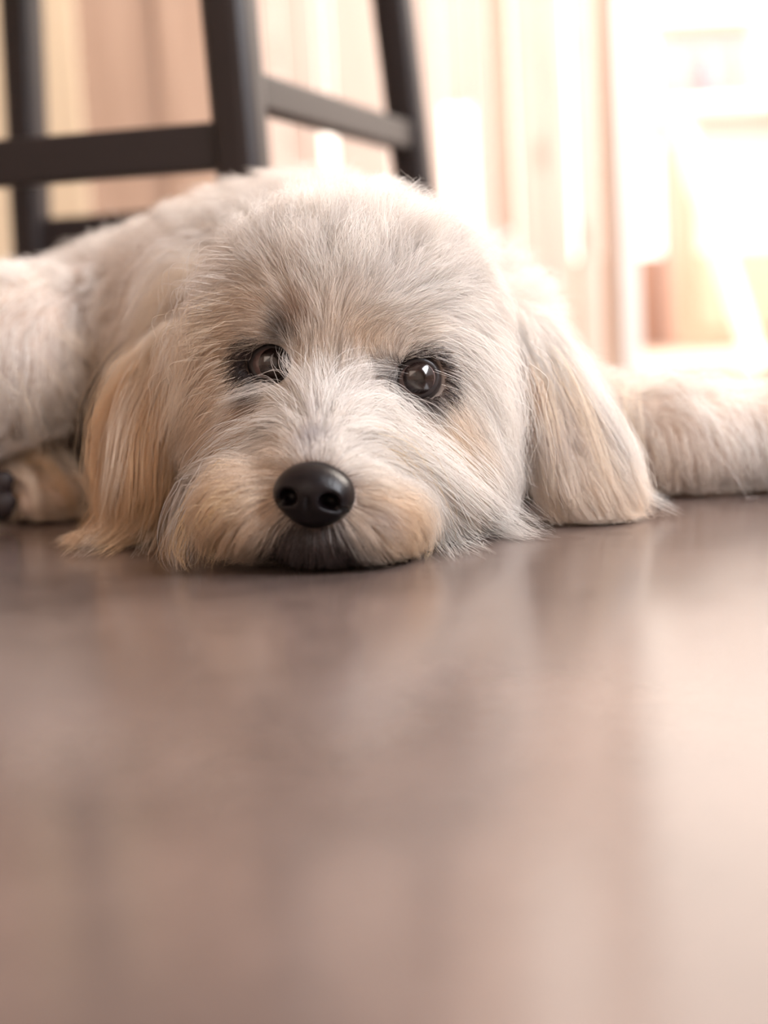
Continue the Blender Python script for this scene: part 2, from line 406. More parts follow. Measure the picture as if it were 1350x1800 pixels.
class Field:
    """prims = [(sdf, k)], cuts = [(sdf, k)]; sampled to a grid for fast lookups"""
    def __init__(s, prims, lo, hi, h, cuts=(), floor=None):
        s.h = h; s.lo = np.array(lo, float); s.n = np.ceil((np.array(hi) - s.lo) / h).astype(int) + 1
        ax = [s.lo[i] + h * np.arange(s.n[i]) for i in range(3)]
        D = np.empty(tuple(s.n))
        for i, x in enumerate(ax[0]):
            yy, zz = np.meshgrid(ax[1], ax[2], indexing='ij')
            P = np.stack([np.full_like(yy, x), yy, zz], -1)
            d = None
            for f, k in prims:
                v = f(P); d = v if d is None else smin(d, v, k)
            for f, k in cuts:
                d = smax(d, -f(P), k)
            if floor is not None: d = smax(d, floor - P[..., 2], .006)
            D[i] = d
        s.D = D
        g = np.gradient(D, h); s.G = np.stack(g, -1)
    def _tri(s, A, P):
        q = np.clip((P - s.lo) / s.h, 0, np.array(s.n) - 1.001); i = q.astype(int); f = q - i
        o = 0
        for dx in (0, 1):
            for dy in (0, 1):
                for dz in (0, 1):
                    w = (f[:, 0] if dx else 1 - f[:, 0]) * (f[:, 1] if dy else 1 - f[:, 1]) * (f[:, 2] if dz else 1 - f[:, 2])
                    v = A[i[:, 0] + dx, i[:, 1] + dy, i[:, 2] + dz]
                    o = o + (w[:, None] * v if v.ndim > 1 else w * v)
        return o
    def sd(s, P): return s._tri(s.D, P)
    def grad(s, P): return nrm(s._tri(s.G, P))
    def trace(s, pix, y0=.6):
        """march view rays through pixels to the surface; returns points and hit flags"""
        d = np.array([ray(*p) for p in pix]); t = np.full(len(d), y0)
        for _ in range(160):
            P = C0 + d * t[:, None]
            inside = np.all((P > s.lo) & (P < s.lo + s.h * (s.n - 1)), 1)
            v = np.where(inside, s.sd(P), .006)
            t = t + np.clip(v * .7, -.01, .02)
        P = C0 + d * t[:, None]
        return P, (np.abs(s.sd(P)) < .004) & np.all((P > s.lo) & (P < s.lo + s.h * (s.n - 1)), 1)
    def nets(s):
        """naive surface nets -> verts, quads"""
        D = s.D; n = s.n; S = D < 0
        c = np.zeros(tuple(n - 1), int)
        for dx in (0, 1):
            for dy in (0, 1):
                for dz in (0, 1):
                    c += S[dx:n[0] - 1 + dx, dy:n[1] - 1 + dy, dz:n[2] - 1 + dz]
        act = (c > 0) & (c < 8)
        idx = -np.ones(act.shape, int); cells = np.argwhere(act); idx[act] = np.arange(len(cells))
        acc = np.zeros((len(cells), 3)); cnt = np.zeros(len(cells))
        cor = [(a, b, c_) for a in (0, 1) for b in (0, 1) for c_ in (0, 1)]
        for a in cor:
            for ax in range(3):
                if a[ax]: continue
                b = list(a); b[ax] = 1
                pa = cells + a; pb = cells + b
                da = D[pa[:, 0], pa[:, 1], pa[:, 2]]; db = D[pb[:, 0], pb[:, 1], pb[:, 2]]
                m = (da < 0) != (db < 0); t = np.where(m, da / np.where(m, da - db, 1), 0)
                q = pa + 0.0; q[:, ax] += t
                acc[m] += q[m]; cnt += m
        V = s.lo + s.h * acc / cnt[:, None]
        F = []
        for ax in range(3):
            u, v = (ax + 1) % 3, (ax + 2) % 3
            sl0 = [slice(1, -1)] * 3; sl0[ax] = slice(0, -1); sl1 = list(sl0); sl1[ax] = slice(1, None)
            A = S[tuple(sl0)]; B = S[tuple(sl1)]
            e = np.argwhere(A != B)
            base = e.copy(); base[:, u] += 1; base[:, v] += 1
            flip = ~A[e[:, 0], e[:, 1], e[:, 2]]
            quad = []
            for du, dv in ((-1, -1), (0, -1), (0, 0), (-1, 0)):
                q = base.copy(); q[:, u] += du; q[:, v] += dv
                quad.append(idx[q[:, 0], q[:, 1], q[:, 2]])
            Q = np.stack(quad, 1); Q[flip] = Q[flip][:, ::-1]; F.append(Q)
        F = np.concatenate(F); F = F[(F >= 0).all(1)]
        return V, F

def fast_mesh(name, V, F):
    me = bpy.data.meshes.new(name)
    me.vertices.add(len(V)); me.vertices.foreach_set('co', V.astype(np.float32).ravel())
    me.loops.add(F.size); me.loops.foreach_set('vertex_index', F.astype(np.int32).ravel())
    me.polygons.add(len(F)); me.polygons.foreach_set('loop_start', np.arange(0, F.size, 4, dtype=np.int32))
    me.update(calc_edges=True); me.validate()
    me.polygons.foreach_set('use_smooth', [True] * len(me.polygons))
    return me

# ---- landmarks
NOSE = at(550, 870, .690)
EL = at(468, 640, .782)          # eye on the picture's left
ER = at(738, 667, .768)
M = (EL + ER) / 2
side = nrm(ER - EL)
fw = nrm(np.array([NOSE[0] - M[0], NOSE[1] - M[1], 0.0])); fw = nrm(fw - side * (fw @ side))
upv = np.cross(fw, side); upv = upv if upv[2] > 0 else -upv
HR = np.stack([side, fw, upv])    # rows: head axes
def hd(s_, f_, u_):               # a point in head coordinates (cm), from between the eyes
    return M + (side * s_ + fw * f_ + upv * u_) * .01

dog = empty('dog', (float(M[0]), float(M[1] + .1), 0))
tag(dog, 'cream-white shaggy dog lying with its chin flat on the floor, looking up', 'dog')

EYE_R = .0118
eyeCL = EL + nrm(M - fw * .06 - EL) * .004
eyeCR = ER + nrm(M - fw * .06 - ER) * .004
def chain(pts, k):
    return [(cone(a[:3], b[:3], a[3], b[3]), k) for a, b in zip(pts[:-1], pts[1:])]
def A4(px, py, Y, r):
    return np.array([*at(px, py, Y), r])
nose_back = NOSE - fw * .020
chin = np.array([NOSE[0], NOSE[1] + .018, .016])
prims = [
    (ell(hd(-.8, -5.4, 0.8), (.080, .074, .063), HR), .02),
    (ell(hd(-.8, -6.8, 3.2), (.068, .062, .052), HR), .02),
    (cone(hd(0, -2.0, -2.6), nose_back + upv * .002, .037, .0215), .02),
    (ell(nose_back + side * .020 - upv * .015 - fw * .013, (.022, .030, .019), HR), .014),
    (ell(nose_back - side * .027 - upv * .015 - fw * .014, (.028, .030, .020), HR), .014),
    (cone(chin, chin - fw * .09 + np.array([0, 0, .006]), .0155, .03), .012),
    (ell(hd(4.7, -4.0, -4.0), (.036, .045, .044), HR), .02),
    (ell(hd(-5.0, -4.2, -3.6), (.040, .045, .044), HR), .02),
    (ell(hd(3.0, -.8, -4.0), (.030, .034, .028), HR), .022), (ell(hd(-3.4, -1.0, -3.9), (.032, .034, .028), HR), .022),
    (ell(hd(2.6, -1.2, 2.1), (.022, .016, .012), HR), .012),
    (ell(hd(-2.6, -1.2, 2.1), (.022, .016, .012), HR), .012),
]
# neck and trunk
prims += chain([np.array([*hd(0, -9, -.5), .062]), A4(560, 570, .99, .078), A4(400, 600, 1.03, .083), A4(215, 643, 1.09, .077), A4(60, 695, 1.16, .068), A4(-120, 710, 1.2, .06)], .03)
prims += [(ell(at(760, 640, .98), (.08, .07, .075)), .03), (ell(at(560, 570, 1.0), (.10, .08, .086)), .03)]
# hind leg at the picture's left: thigh, shank, paw
prims += [(ell(at(15, 628, 1.0), (.060, .065, .054)), .02), (cone(at(60, 600, 1.04), at(-60, 700, .98), .045, .04), .02)]
prims += chain([A4(-120, 770, 1.04, .028), A4(-30, 840, 1.02, .024), A4(55, 858, .995, .021)], .012)
prims += [(ell(at(75, 868, .985), (.026, .03, .017)), .01)]
prims += [(ell(at(a_, b_, y_), (.011, .014, .010)), .004) for a_, b_, y_ in ((118, 872, .965), (95, 884, .958), (62, 886, .956))]
# foreleg stretched out at the picture's right
prims += chain([A4(850, 720, .97, .05), A4(1030, 765, .945, .034), A4(1200, 775, .925, .030), A4(1420, 775, .92, .028), A4(1530, 800, .91, .026)], .02)
lidaxL = nrm(nrm(C0 - eyeCL) - side * .08); lidaxR = nrm(nrm(C0 - eyeCR) + side * .06)
cuts = [(ell(eyeCL, (EYE_R * 1.05,) * 3), .004), (ell(eyeCR, (EYE_R * 1.05,) * 3), .004),
        (cone(eyeCL + lidaxL * .010, eyeCL + lidaxL * .04, .0115, .022), .005), (cone(eyeCR + lidaxR * .010, eyeCR + lidaxR * .04, .0115, .022), .005)]
BODY = Field(prims, (-.52, .655, -.004), (.36, 1.56, .245), .0045, cuts, floor=.002)
V, F = BODY.nets()
M_skin = simple_mat('cream_skin', (0.62, 0.5, 0.4), .7, noise=.1, nscale=60)
M_darkskin = simple_mat('dark_eyelid_skin', (0.022, 0.016, 0.016), .38, noise=.2, nscale=300, bump=.2)
body = link('body', fast_mesh('body', V, F), M_skin, dog)

# ---- ears: flattened flaps hanging from the sides of the skull
def ear_prims(pts, th, fdir):
    """pts: (px,py,Y,halfwidth m); a run of flat ellipsoids facing fdir"""
    out = []
    P = [at(*p[:3]) for p in pts]
    for i, p in enumerate(pts):
        ax = nrm((P[min(i + 1, len(P) - 1)] - P[max(i - 1, 0)]))
        f = nrm(fdir - ax * (fdir @ ax)); s_ = np.cross(ax, f)
        out.append((ell(P[i], (p[3], th, p[3] * 1.25), np.stack([s_, f, ax])), .012))
    return out
earL = [(335, 600, .895, .016), (295, 650, .872, .018), (262, 705, .855, .019), (248, 770, .842, .019), (245, 835, .832, .016)]
earR = [(880, 585, .865, .015), (925, 615, .852, .017), (955, 680, .843, .019), (990, 745, .835, .021), (1020, 800, .828, .021), (1035, 835, .824, .018)]
fL = nrm(np.array([-.55, -.8, .15])); fR = nrm(np.array([.45, -.85, .25]))
EARL = Field(ear_prims(earL, .006, fL), at(200, 960, .92) - [.06, .14, .02], at(380, 480, .92) + [.05, .05, .03], .003, floor=.002)
EARR = Field(ear_prims(earR, .006, fR), at(860, 960, .92) - [.05, .14, .02], at(1120, 500, .92) + [.06, .05, .03], .003, floor=.002)
ears = []
for fld in (EARL, EARR):
    v_, f_ = fld.nets()
    ears.append((link('ear', fast_mesh('ear', v_, f_), M_skin, dog), v_, f_))
tag(ears[0][0], 'long-haired drooping ear spread on the floor'); tag(ears[1][0], 'folded drooping ear in cool light')

# ---- nose
def make_nose():
    nf = nrm(fw + np.array([0, 0, .05])); ns = nrm(side - nf * (side @ nf)); nu = np.cross(nf, ns); nu = nu if nu[2] > 0 else -nu
    R = np.stack([ns, nf, nu])
    def q(s_, f_, u_): return NOSE + (ns * s_ + nf * f_ + nu * u_) * .01
    pr = [(ell(q(0, -.5, .35), (.0168, .015, .0120), R), .004), (ell(q(0, -.4, -.5), (.0142, .0130, .0112), R), .006),
          (ell(q(1.0, -.2, -.02), (.0092, .0120, .0092), R), .005), (ell(q(-1.0, -.2, -.02), (.0092, .0120, .0092), R), .005),
          (ell(q(0, -.15, .1), (.0105, .0125, .011), R), .006)]
    ct = []
    for s_ in (-1, 1):
        ct += [(ell(q(s_ * .98, .95, -.14), (.0048, .0085, .0040), R), .0018),
               (cone(q(s_ * 1.15, .75, -.42), q(s_ * 2.0, .1, -.55), .0018, .0010), .0012)]
    ct += [(cone(q(0, 1.12, -.1), q(0, .85, -1.6), .0006, .0012), .0014)]
    lo = NOSE - .032; hi = NOSE + .032
    fl = Field(pr, lo, hi, .0008, ct)
    v_, f_ = fl.nets()
    m, nt, N, L, b = new_mat('nose_leather')
    b.inputs['Base Color'].default_value = (0.006, 0.004, 0.005, 1); b.inputs['Roughness'].default_value = .31
    b.inputs['Specular IOR Level'].default_value = .25
    tc = N.new('ShaderNodeTexCoord'); vo = N.new('ShaderNodeTexVoronoi'); vo.inputs['Scale'].default_value = 1100
    L.new(tc.outputs['Object'], vo.inputs['Vector'])
    bp = N.new('ShaderNodeBump'); bp.inputs['Strength'].default_value = .25; bp.inputs['Distance'].default_value = .0004
    L.new(vo.outputs['Distance'], bp.inputs['Height']); L.new(bp.outputs['Normal'], b.inputs['Normal'])
    o = link('nose', fast_mesh('nose', v_, f_), m, dog); tag(o, 'glossy black nose')
    return fl
NOSEF = make_nose()

# ---- eyes
M_sclera = simple_mat('eye_white', (0.20, 0.14, 0.13), .12, coat=1.0, noise=.15, nscale=400)
M_pupil = simple_mat('pupil_black', (0.003, 0.003, 0.003), .05, coat=1.0)
def iris_mat():
    m, nt, N, L, b = new_mat('brown_iris')
    tc = N.new('ShaderNodeTexCoord'); nz = N.new('ShaderNodeTexNoise'); nz.inputs['Scale'].default_value = 900; nz.inputs['Detail'].default_value = 4
    L.new(tc.outputs['Object'], nz.inputs['Vector'])
    cr = N.new('ShaderNodeValToRGB'); cr.color_ramp.elements[0].color = (0.008, 0.004, 0.004, 1); cr.color_ramp.elements[1].color = (0.026, 0.013, 0.011, 1)
    L.new(nz.outputs['Fac'], cr.inputs['Fac']); L.new(cr.outputs['Color'], b.inputs['Base Color'])
    b.inputs['Roughness'].default_value = .15; b.inputs['Coat Weight'].default_value = 1; b.inputs['Coat Roughness'].default_value = .02
    return m
M_iris = iris_mat()
def frame(axis, up=(0, 0, 1)):
    f = nrm(np.asarray(axis, float)); s_ = nrm(np.cross(np.asarray(up, float), f)); u_ = np.cross(f, s_)
    return f, s_, u_
def cap(name, c, axis, r, t0, t1, nt_=16, nph=48, t0f=None, up=(0, 0, 1), lip=0.0):
    """part of a sphere between polar angles t0..t1 round an axis (t0f: opening as a function of phi)"""
    f, s_, u_ = frame(axis, up)
    Vv, Ff = [], []
    for i in range(nt_ + 1):
        for j in range(nph):
            ph = 2 * math.pi * j / nph
            a0 = t0f(ph) if t0f else t0
            th = a0 + (t1 - a0) * i / nt_
            rr = r + (lip * math.exp(-(i / 2.2) ** 2) if lip else 0)
            if lip and i == 0: rr = r - .0012
            Vv.append(c + rr * (f * math.cos(th) + (s_ * math.cos(ph) + u_ * math.sin(ph)) * math.sin(th)))
    for i in range(nt_):
        for j in range(nph):
            k = (j + 1) % nph
            Ff.append((i * nph + j, i * nph + k, (i + 1) * nph + k, (i + 1) * nph + j))
    if t0 == 0 and not t0f:
        pass
    return mesh_from(name, Vv, Ff)
for c, gaze_t, nm in ((eyeCL, C0 + RT * .09 + UP * .03, 'L'), (eyeCR, C0 + RT * .10 + UP * .03, 'R')):
    gaze = nrm(gaze_t - c)
    e = link('eye', cap('eye', c, gaze, EYE_R, .02, math.pi - .02, 28, 40), M_sclera, dog, True)
    link('iris', cap('iris', c, gaze, EYE_R + .0005, .012, .72, 14, 40), M_iris, e, True)
    link('pupil', cap('pupil', c, gaze, EYE_R + .0009, .001, .27, 8, 32), M_pupil, e, True)
    # lids: a dark shell with an almond opening that faces outwards and forwards
    lid_ax = lidaxL if nm == 'L' else lidaxR
    tilt = -.28 if nm == 'R' else .12
    def opening(ph, tilt=tilt, nm=nm):
        q = ph + tilt
        a, b2 = .93, (.76 if math.sin(q) > 0 else .74)
        return 1 / math.sqrt((math.cos(q) / a) ** 2 + (math.sin(q) / b2) ** 2)
    l = link('eyelid', cap('eyelid', c, lid_ax, EYE_R + .0012, .5, 1.75, 12, 48, t0f=opening, lip=.0008), M_darkskin, e, True)

# ------------------------------------------------------------------ fur
def sample_roots(V, F, n, dens=None):
    T = np.concatenate([F[:, [0, 1, 2]], F[:, [0, 2, 3]]])
    a, b, c = V[T[:, 0]], V[T[:, 1]], V[T[:, 2]]
    ar = .5 * np.linalg.norm(np.cross(b - a, c - a), axis=1)
    if dens is not None: ar = ar * dens((a + b + c) / 3)
    i = rng.choice(len(T), n, p=ar / ar.sum())
    r1 = np.sqrt(rng.random(n)); r2 = rng.random(n)
    return a[i] * (1 - r1)[:, None] + b[i] * (r1 * (1 - r2))[:, None] + c[i] * (r1 * r2)[:, None]

class Groom:
    """comb strokes on a surface: direction, length (m), lift, layer (m), frizz, clump"""
    def __init__(s, fld, strokes, extra=(), sig=.013):
        s.fld = fld; P, D, A = [], [], []
        for pix, par in strokes:
            pp = []
            for (x0, y0), (x1, y1) in zip(pix[:-1], pix[1:]):
                m = max(2, int(math.hypot(x1 - x0, y1 - y0) / 22))
                for k in range(m):
                    pp.append((x0 + (x1 - x0) * k / m, y0 + (y1 - y0) * k / m))
            pp.append(pix[-1])
            Q, ok = fld.trace(pp)
            for i in range(len(pp) - 1):
                if ok[i] and ok[i + 1] and np.linalg.norm(Q[i + 1] - Q[i]) < .03:
                    P.append(Q[i]); D.append(nrm(Q[i + 1] - Q[i])); A.append(tuple(par) + (.16,) * (6 - len(par)))
        for p, d, par in extra:
            P.append(p); D.append(nrm(np.asarray(d, float))); A.append(tuple(par) + (.16,) * (6 - len(par)))
        s.P = np.array(P); s.Dv = np.array(D); s.A = np.array(A); s.sig = sig
        # direction grid
        h = .008; s.h = h; lo = fld.lo; hi = fld.lo + fld.h * (fld.n - 1)
        n = np.ceil((hi - lo) / h).astype(int) + 1; s.n = n; s.lo = lo
        g = np.stack(np.meshgrid(*[lo[i] + h * np.arange(n[i]) for i in range(3)], indexing='ij'), -1).reshape(-1, 3)
        s.T = s._w(g, s.Dv).reshape(*n, 3)
    def _w(s, X, Aval):
        out = np.empty((len(X), Aval.shape[1]))
        pp = (s.P ** 2).sum(1)
        for i in range(0, len(X), 20000):
            x = X[i:i + 20000]
            d2 = np.maximum((x ** 2).sum(1)[:, None] + pp[None] - 2 * x @ s.P.T, 0)
            w = np.exp(-d2 / (2 * s.sig ** 2)) + 1e-3 * np.exp(-d2 / (2 * (3.2 * s.sig) ** 2)) + 1e-9 / (d2 + 1e-3)
            out[i:i + 20000] = (w @ Aval) / w.sum(1)[:, None]
        return out
    def dirs(s, P):
        q = np.clip((P - s.lo) / s.h, 0, np.array(s.n) - 1.001); i = q.astype(int); f = q - i; o = 0
        for dx in (0, 1):
            for dy in (0, 1):
                for dz in (0, 1):
                    w = (f[:, 0] if dx else 1 - f[:, 0]) * (f[:, 1] if dy else 1 - f[:, 1]) * (f[:, 2] if dz else 1 - f[:, 2])
                    o = o + w[:, None] * s.T[i[:, 0] + dx, i[:, 1] + dy, i[:, 2] + dz]
        return o
    def params(s, X): return s._w(X, s.A)

def grow(gr, roots, par, K, seedvec, avoid=()):
    """integrate strands over the surface"""
    fld = gr.fld; n = len(roots)
    L, lift, layer, friz = par[:, 0], par[:, 1], par[:, 2], par[:, 3]
    L = L * rng.uniform(.65, 1.1, n); lay = layer * rng.random(n) ** 1.2 + .0006
    ds = (L / (K - 1))[:, None]
    p = roots.copy(); nn = fld.grad(p)
    T = gr.dirs(p); T = nrm(T - nn * (T * nn).sum(1)[:, None])
    d = nrm(T * (1 - lift)[:, None] + nn * (lift + .12)[:, None])
    out = np.empty((n, K, 3)); out[:, 0] = p - nn * .0008
    zmin = .0012 + .004 * rng.random(n)
    ph = rng.uniform(0, 6.28, (n, 3)); fr = rng.uniform(3, 8, (n, 3))
    for k in range(1, K):
        t = k / (K - 1)
        nn = fld.grad(p); sd = fld.sd(p)
        T = gr.dirs(p); T = T - nn * (T * nn).sum(1)[:, None]; T = nrm(T)
        tgt = lay * min(1, 2.2 * t)
        corr = np.clip((tgt - sd) / ds[:, 0], -.12, 1.3)
        wob = np.sin(ph + fr * t) * (friz * .55)[:, None] + seedvec * (friz * .8)[:, None]
        want = T + nn * (corr + lift * .35 * (1 - t))[:, None] + wob
        want[:, 2] -= par[:, 5] * min(1, 1.6 * t)
        d = nrm(d * .55 + nrm(want) * .6)
        q = p + d * ds
        for f2, mg in avoid:
            inb = np.all((q > f2.lo) & (q < f2.lo + f2.h * (f2.n - 1)), 1)
            if inb.any():
                s2 = f2.sd(q[inb]); g2 = f2.grad(q[inb])
                q[inb] += g2 * np.maximum(mg - s2, 0)[:, None]
        low = q[:, 2] < zmin
        q[low, 2] = zmin[low]
        p = q; out[:, k] = p
    return out

def make_fur(name, parent, gr, V, F, n, K, mat, color_fn, radius, dens=None, keep=None, per_clump=22, avoid=(), tip=.25, cull=None, locks=()):
    roots = sample_roots(V, F, n, dens)
    if keep is not None: roots = roots[keep(roots)]
    n = len(roots); ng = max(50, n // per_clump)
    gi = rng.choice(n, ng, replace=False)
    par = gr.params(roots)
    gseed = nrm(rng.normal(size=(ng, 3))) * rng.random((ng, 1))
    gp_ = par[gi].copy()
    G = grow(gr, roots[gi], gp_, K, gseed, avoid)
    kd = kdtree.KDTree(ng)
    for i, j in enumerate(gi): kd.insert(roots[j], i)
    kd.balance()
    near = np.array([kd.find(r)[1] for r in roots])
    n2 = max(20, ng // 9); g2 = rng.choice(ng, n2, replace=False)
    kd2 = kdtree.KDTree(n2)
    for i, j in enumerate(g2): kd2.insert(roots[gi[j]], i)
    kd2.balance()
    near2 = np.array([kd2.find(roots[j])[1] for j in gi])
    tw = np.linspace(0, 1, K)[None, :, None]
    w2 = gp_[:, 4][:, None, None] * rng.uniform(.3, 1.0, (ng, 1, 1)) * np.clip(tw * 1.2 - .2, 0, 1) ** 1.4 * .8
    G = G * (1 - w2) + G[g2][near2] * w2
    fly = rng.random(n) < .06
    sv = gseed[near] * .8 + rng.normal(size=(n, 3)) * .16
    par2 = par.copy(); par2[fly, 3] *= 1.6; par2[fly, 1] = np.minimum(par2[fly, 1] + .15, .9)
    S = grow(gr, roots, par2, K, sv, avoid)
    t = np.linspace(0, 1, K)[None, :, None]
    cl = par[:, 4] * rng.uniform(.6, 1.0, n); cl[fly] = 0
    w = cl[:, None, None] * np.clip(t * 1.25 - .1, 0, 1) ** 1.3
    jit = rng.normal(size=(n, 1, 3)) * .0007 * t
    S = S * (1 - w) + (G[near] + jit * 2) * w + jit
    S[..., 2] = np.maximum(S[..., 2], .0008)
    colr = color_fn(roots) * rng.uniform(.80, 1.07, (ng, 1))[near]
    colr = np.where((colr.max(1) < .2)[:, None], colr * rng.choice([.7, 1., 1., 2.6], (n, 1)), colr)
    if cull is not None:
        kp = cull(S); S = S[kp]; colr = colr[kp]
    for strands, lc in locks:
        S = np.concatenate([S, strands]); colr = np.concatenate([colr, np.repeat(np.asarray(lc, float)[None], len(strands), 0)])
    n = len(S)
    cu = bpy.data.hair_curves.new(name)
    cu.add_curves([K] * n)
    cu.attributes['position'].data.foreach_set('vector', S.astype(np.float32).ravel())
    ra = cu.attributes.get('radius') or cu.attributes.new('radius', 'FLOAT', 'POINT')
    tt = np.linspace(0, 1, K)
    prof = (1 - (1 - tip) * tt ** 1.5)
    rr = radius * rng.uniform(.75, 1.2, (n, 1)) * prof[None]
    ra.data.foreach_set('value', rr.astype(np.float32).ravel())
    ca = cu.attributes.new('tint', 'FLOAT_COLOR', 'CURVE')
    colr = np.clip(colr * rng.uniform(.9, 1.06, (n, 1)), 0, .97)
    ca.data.foreach_set('color', np.concatenate([colr, np.ones((n, 1))], 1).astype(np.float32).ravel())
    cu.materials.append(mat)
    o = bpy.data.objects.new(name, cu); COL.objects.link(o); o.parent = parent
    o.matrix_parent_inverse = parent.matrix_basis.inverted() if parent is dog else Matrix.Identity(4)
    if parent is dog: o.matrix_parent_inverse = Matrix.Translation(dog.location).inverted()
    o['kind'] = 'stuff'
    return o

def fur_mat():
    m = bpy.data.materials.new('fur'); m.use_nodes = True; nt = m.node_tree; N = nt.nodes; L = nt.links
    N.clear()
    out = N.new('ShaderNodeOutputMaterial'); at_ = N.new('ShaderNodeAttribute'); at_.attribute_name = 'tint'
    df = N.new('ShaderNodeBsdfDiffuse'); tr_ = N.new('ShaderNodeBsdfTranslucent'); gl_ = N.new('ShaderNodeBsdfGlossy')
    gl_.inputs['Roughness'].default_value = .45; gl_.inputs['Color'].default_value = (1, 1, 1, 1)
    L.new(at_.outputs['Color'], df.inputs['Color']); L.new(at_.outputs['Color'], tr_.inputs['Color'])
    m1 = N.new('ShaderNodeMixShader'); m1.inputs[0].default_value = .32
    L.new(df.outputs[0], m1.inputs[1]); L.new(tr_.outputs[0], m1.inputs[2])
    m2 = N.new('ShaderNodeMixShader'); m2.inputs[0].default_value = .05
    L.new(m1.outputs[0], m2.inputs[1]); L.new(gl_.outputs[0], m2.inputs[2])
    L.new(m2.outputs[0], out.inputs['Surface'])
    return m
M_fur = fur_mat()

WHITE = np.array([.94, .89, .84]); TAN = np.array([.77, .56, .35]); BROWN = np.array([.42, .24, .12]); DARK = np.array([.045, .03, .028]); GREY = np.array([.42, .38, .40]); CREAM = np.array([.90, .78, .64])
def painter(base, spots):
    """spots: (point, radius, colour, strength)"""
    def f(X):
        c = np.repeat(base[None], len(X), 0)
        for p, r, col, st in spots:
            d = np.linalg.norm((X - p), axis=1) / r
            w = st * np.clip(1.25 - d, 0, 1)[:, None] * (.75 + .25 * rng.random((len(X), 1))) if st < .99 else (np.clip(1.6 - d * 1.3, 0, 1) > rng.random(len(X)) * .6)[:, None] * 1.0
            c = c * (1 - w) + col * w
        return c
    return f
def on(px, py, fld=None):
    P, ok = (fld or BODY).trace([(px, py)])
    return P[0]

# head strokes: pixel paths on the visible surface + (length, lift, layer, frizz, clump)
FL = (.048, .55, .024, .95, .65)     # fluffy crown
BR = (.026, .25, .008, .30, .45)
CH = (.060, .28, .016, .25, .7, .35)
MZ = (.046, .30, .016, .22, .7, .4)
SH = (.009, .20, .002, .15, .3)
TI = (.0045, .2, .001, .1, .2)
strokes = [
    ([(605, 530), (600, 430), (600, 370)], FL), ([(470, 530), (440, 450), (430, 400)], FL), ([(740, 530), (770, 450), (780, 400)], FL),
    ([(370, 500), (340, 480), (320, 470)], FL), ([(850, 520), (875, 510), (890, 500)], FL), ([(400, 540), (340, 600), (310, 680)], (.06, .35, .014, .3, .6, .3)), ([(330, 520), (305, 570), (290, 640)], (.06, .35, .014, .3, .6, .3)), ([(850, 560), (890, 620), (910, 700)], (.05, .35, .012, .3, .6, .3)), ([(540, 530), (520, 440), (515, 380)], FL), ([(670, 530), (690, 440), (695, 380)], FL),
    ([(630, 560), (700, 570), (770, 600)], BR), ([(770, 560), (820, 610), (850, 690)], (.036, .25, .01, .25, .5)),
    ([(530, 565), (470, 560), (410, 600)], BR), ([(420, 550), (370, 620), (335, 710)], (.036, .25, .01, .25, .5)),
    ([(575, 720), (573, 650), (570, 580)], (.022, .3, .006, .25, .5)), ([(595, 720), (630, 650), (655, 600)], (.02, .25, .005, .2, .5)),
    ([(552, 720), (535, 650), (528, 605)], (.02, .3, .006, .25, .5)),
    ([(585, 745), (640, 705), (690, 735), (750, 800), (800, 870)], (.046, .3, .012, .18, .6, .25)),
    ([(590, 785), (660, 785), (725, 850), (750, 930), (752, 980)], MZ),
    ([(553, 745), (495, 725), (435, 750), (375, 800), (330, 860)], (.046, .3, .012, .2, .6, .25)),
    ([(545, 785), (460, 800), (385, 860), (345, 940), (330, 985)], MZ),
    ([(635, 840), (695, 870), (740, 925), (750, 985)], MZ), ([(632, 900), (680, 930), (715, 985)], (.024, .15, .005, .14, .55)),
    ([(468, 840), (405, 880), (355, 945), (335, 990)], MZ), ([(470, 900), (430, 940), (400, 990)], (.024, .15, .005, .14, .55)),
    ([(550, 942), (550, 995)], (.012, .25, .003, .2, .35)), ([(600, 935), (625, 985)], (.014, .22, .003, .2, .35)), ([(500, 935), (478, 985)], (.014, .22, .003, .2, .35)),
    ([(550, 800), (555, 765)], TI), ([(520, 800), (530, 770)], TI), ([(590, 800), (585, 770)], TI),
    ([(800, 690), (825, 780), (860, 880), (900, 940)], CH), ([(850, 640), (880, 740), (905, 850)], CH), ([(785, 740), (805, 850), (830, 950)], CH),
    ([(765, 790), (800, 860), (850, 910), (920, 940)], CH), ([(760, 870), (780, 930), (800, 975)], (.036, .2, .007, .15, .6)),
    ([(415, 690), (370, 750), (335, 840), (320, 930)], CH), ([(370, 640), (325, 730), (300, 830)], CH), ([(420, 760), (380, 800), (350, 850)], (.02, .15, .004, .15, .5)),
    ([(465, 690), (455, 725), (440, 755)], SH), ([(500, 680), (510, 705)], SH), ([(430, 660), (415, 690), (400, 720)], SH),
    ([(735, 708), (752, 745), (770, 780)], SH), ([(700, 690), (712, 720), (735, 760)], SH), ([(780, 680), (795, 720)], SH),
    ([(695, 640), (672, 632)], SH), ([(735, 622), (775, 625), (800, 650)], (.012, .2, .003, .15, .4)), ([(500, 600), (520, 575)], (.012, .3, .003, .2, .3)), ([(460, 598), (425, 615), (410, 650)], (.012, .2, .003, .15, .4)),
]
BD = (.034, .42, .014, .6, .6)
LG = (.032, .3, .010, .35, .55)
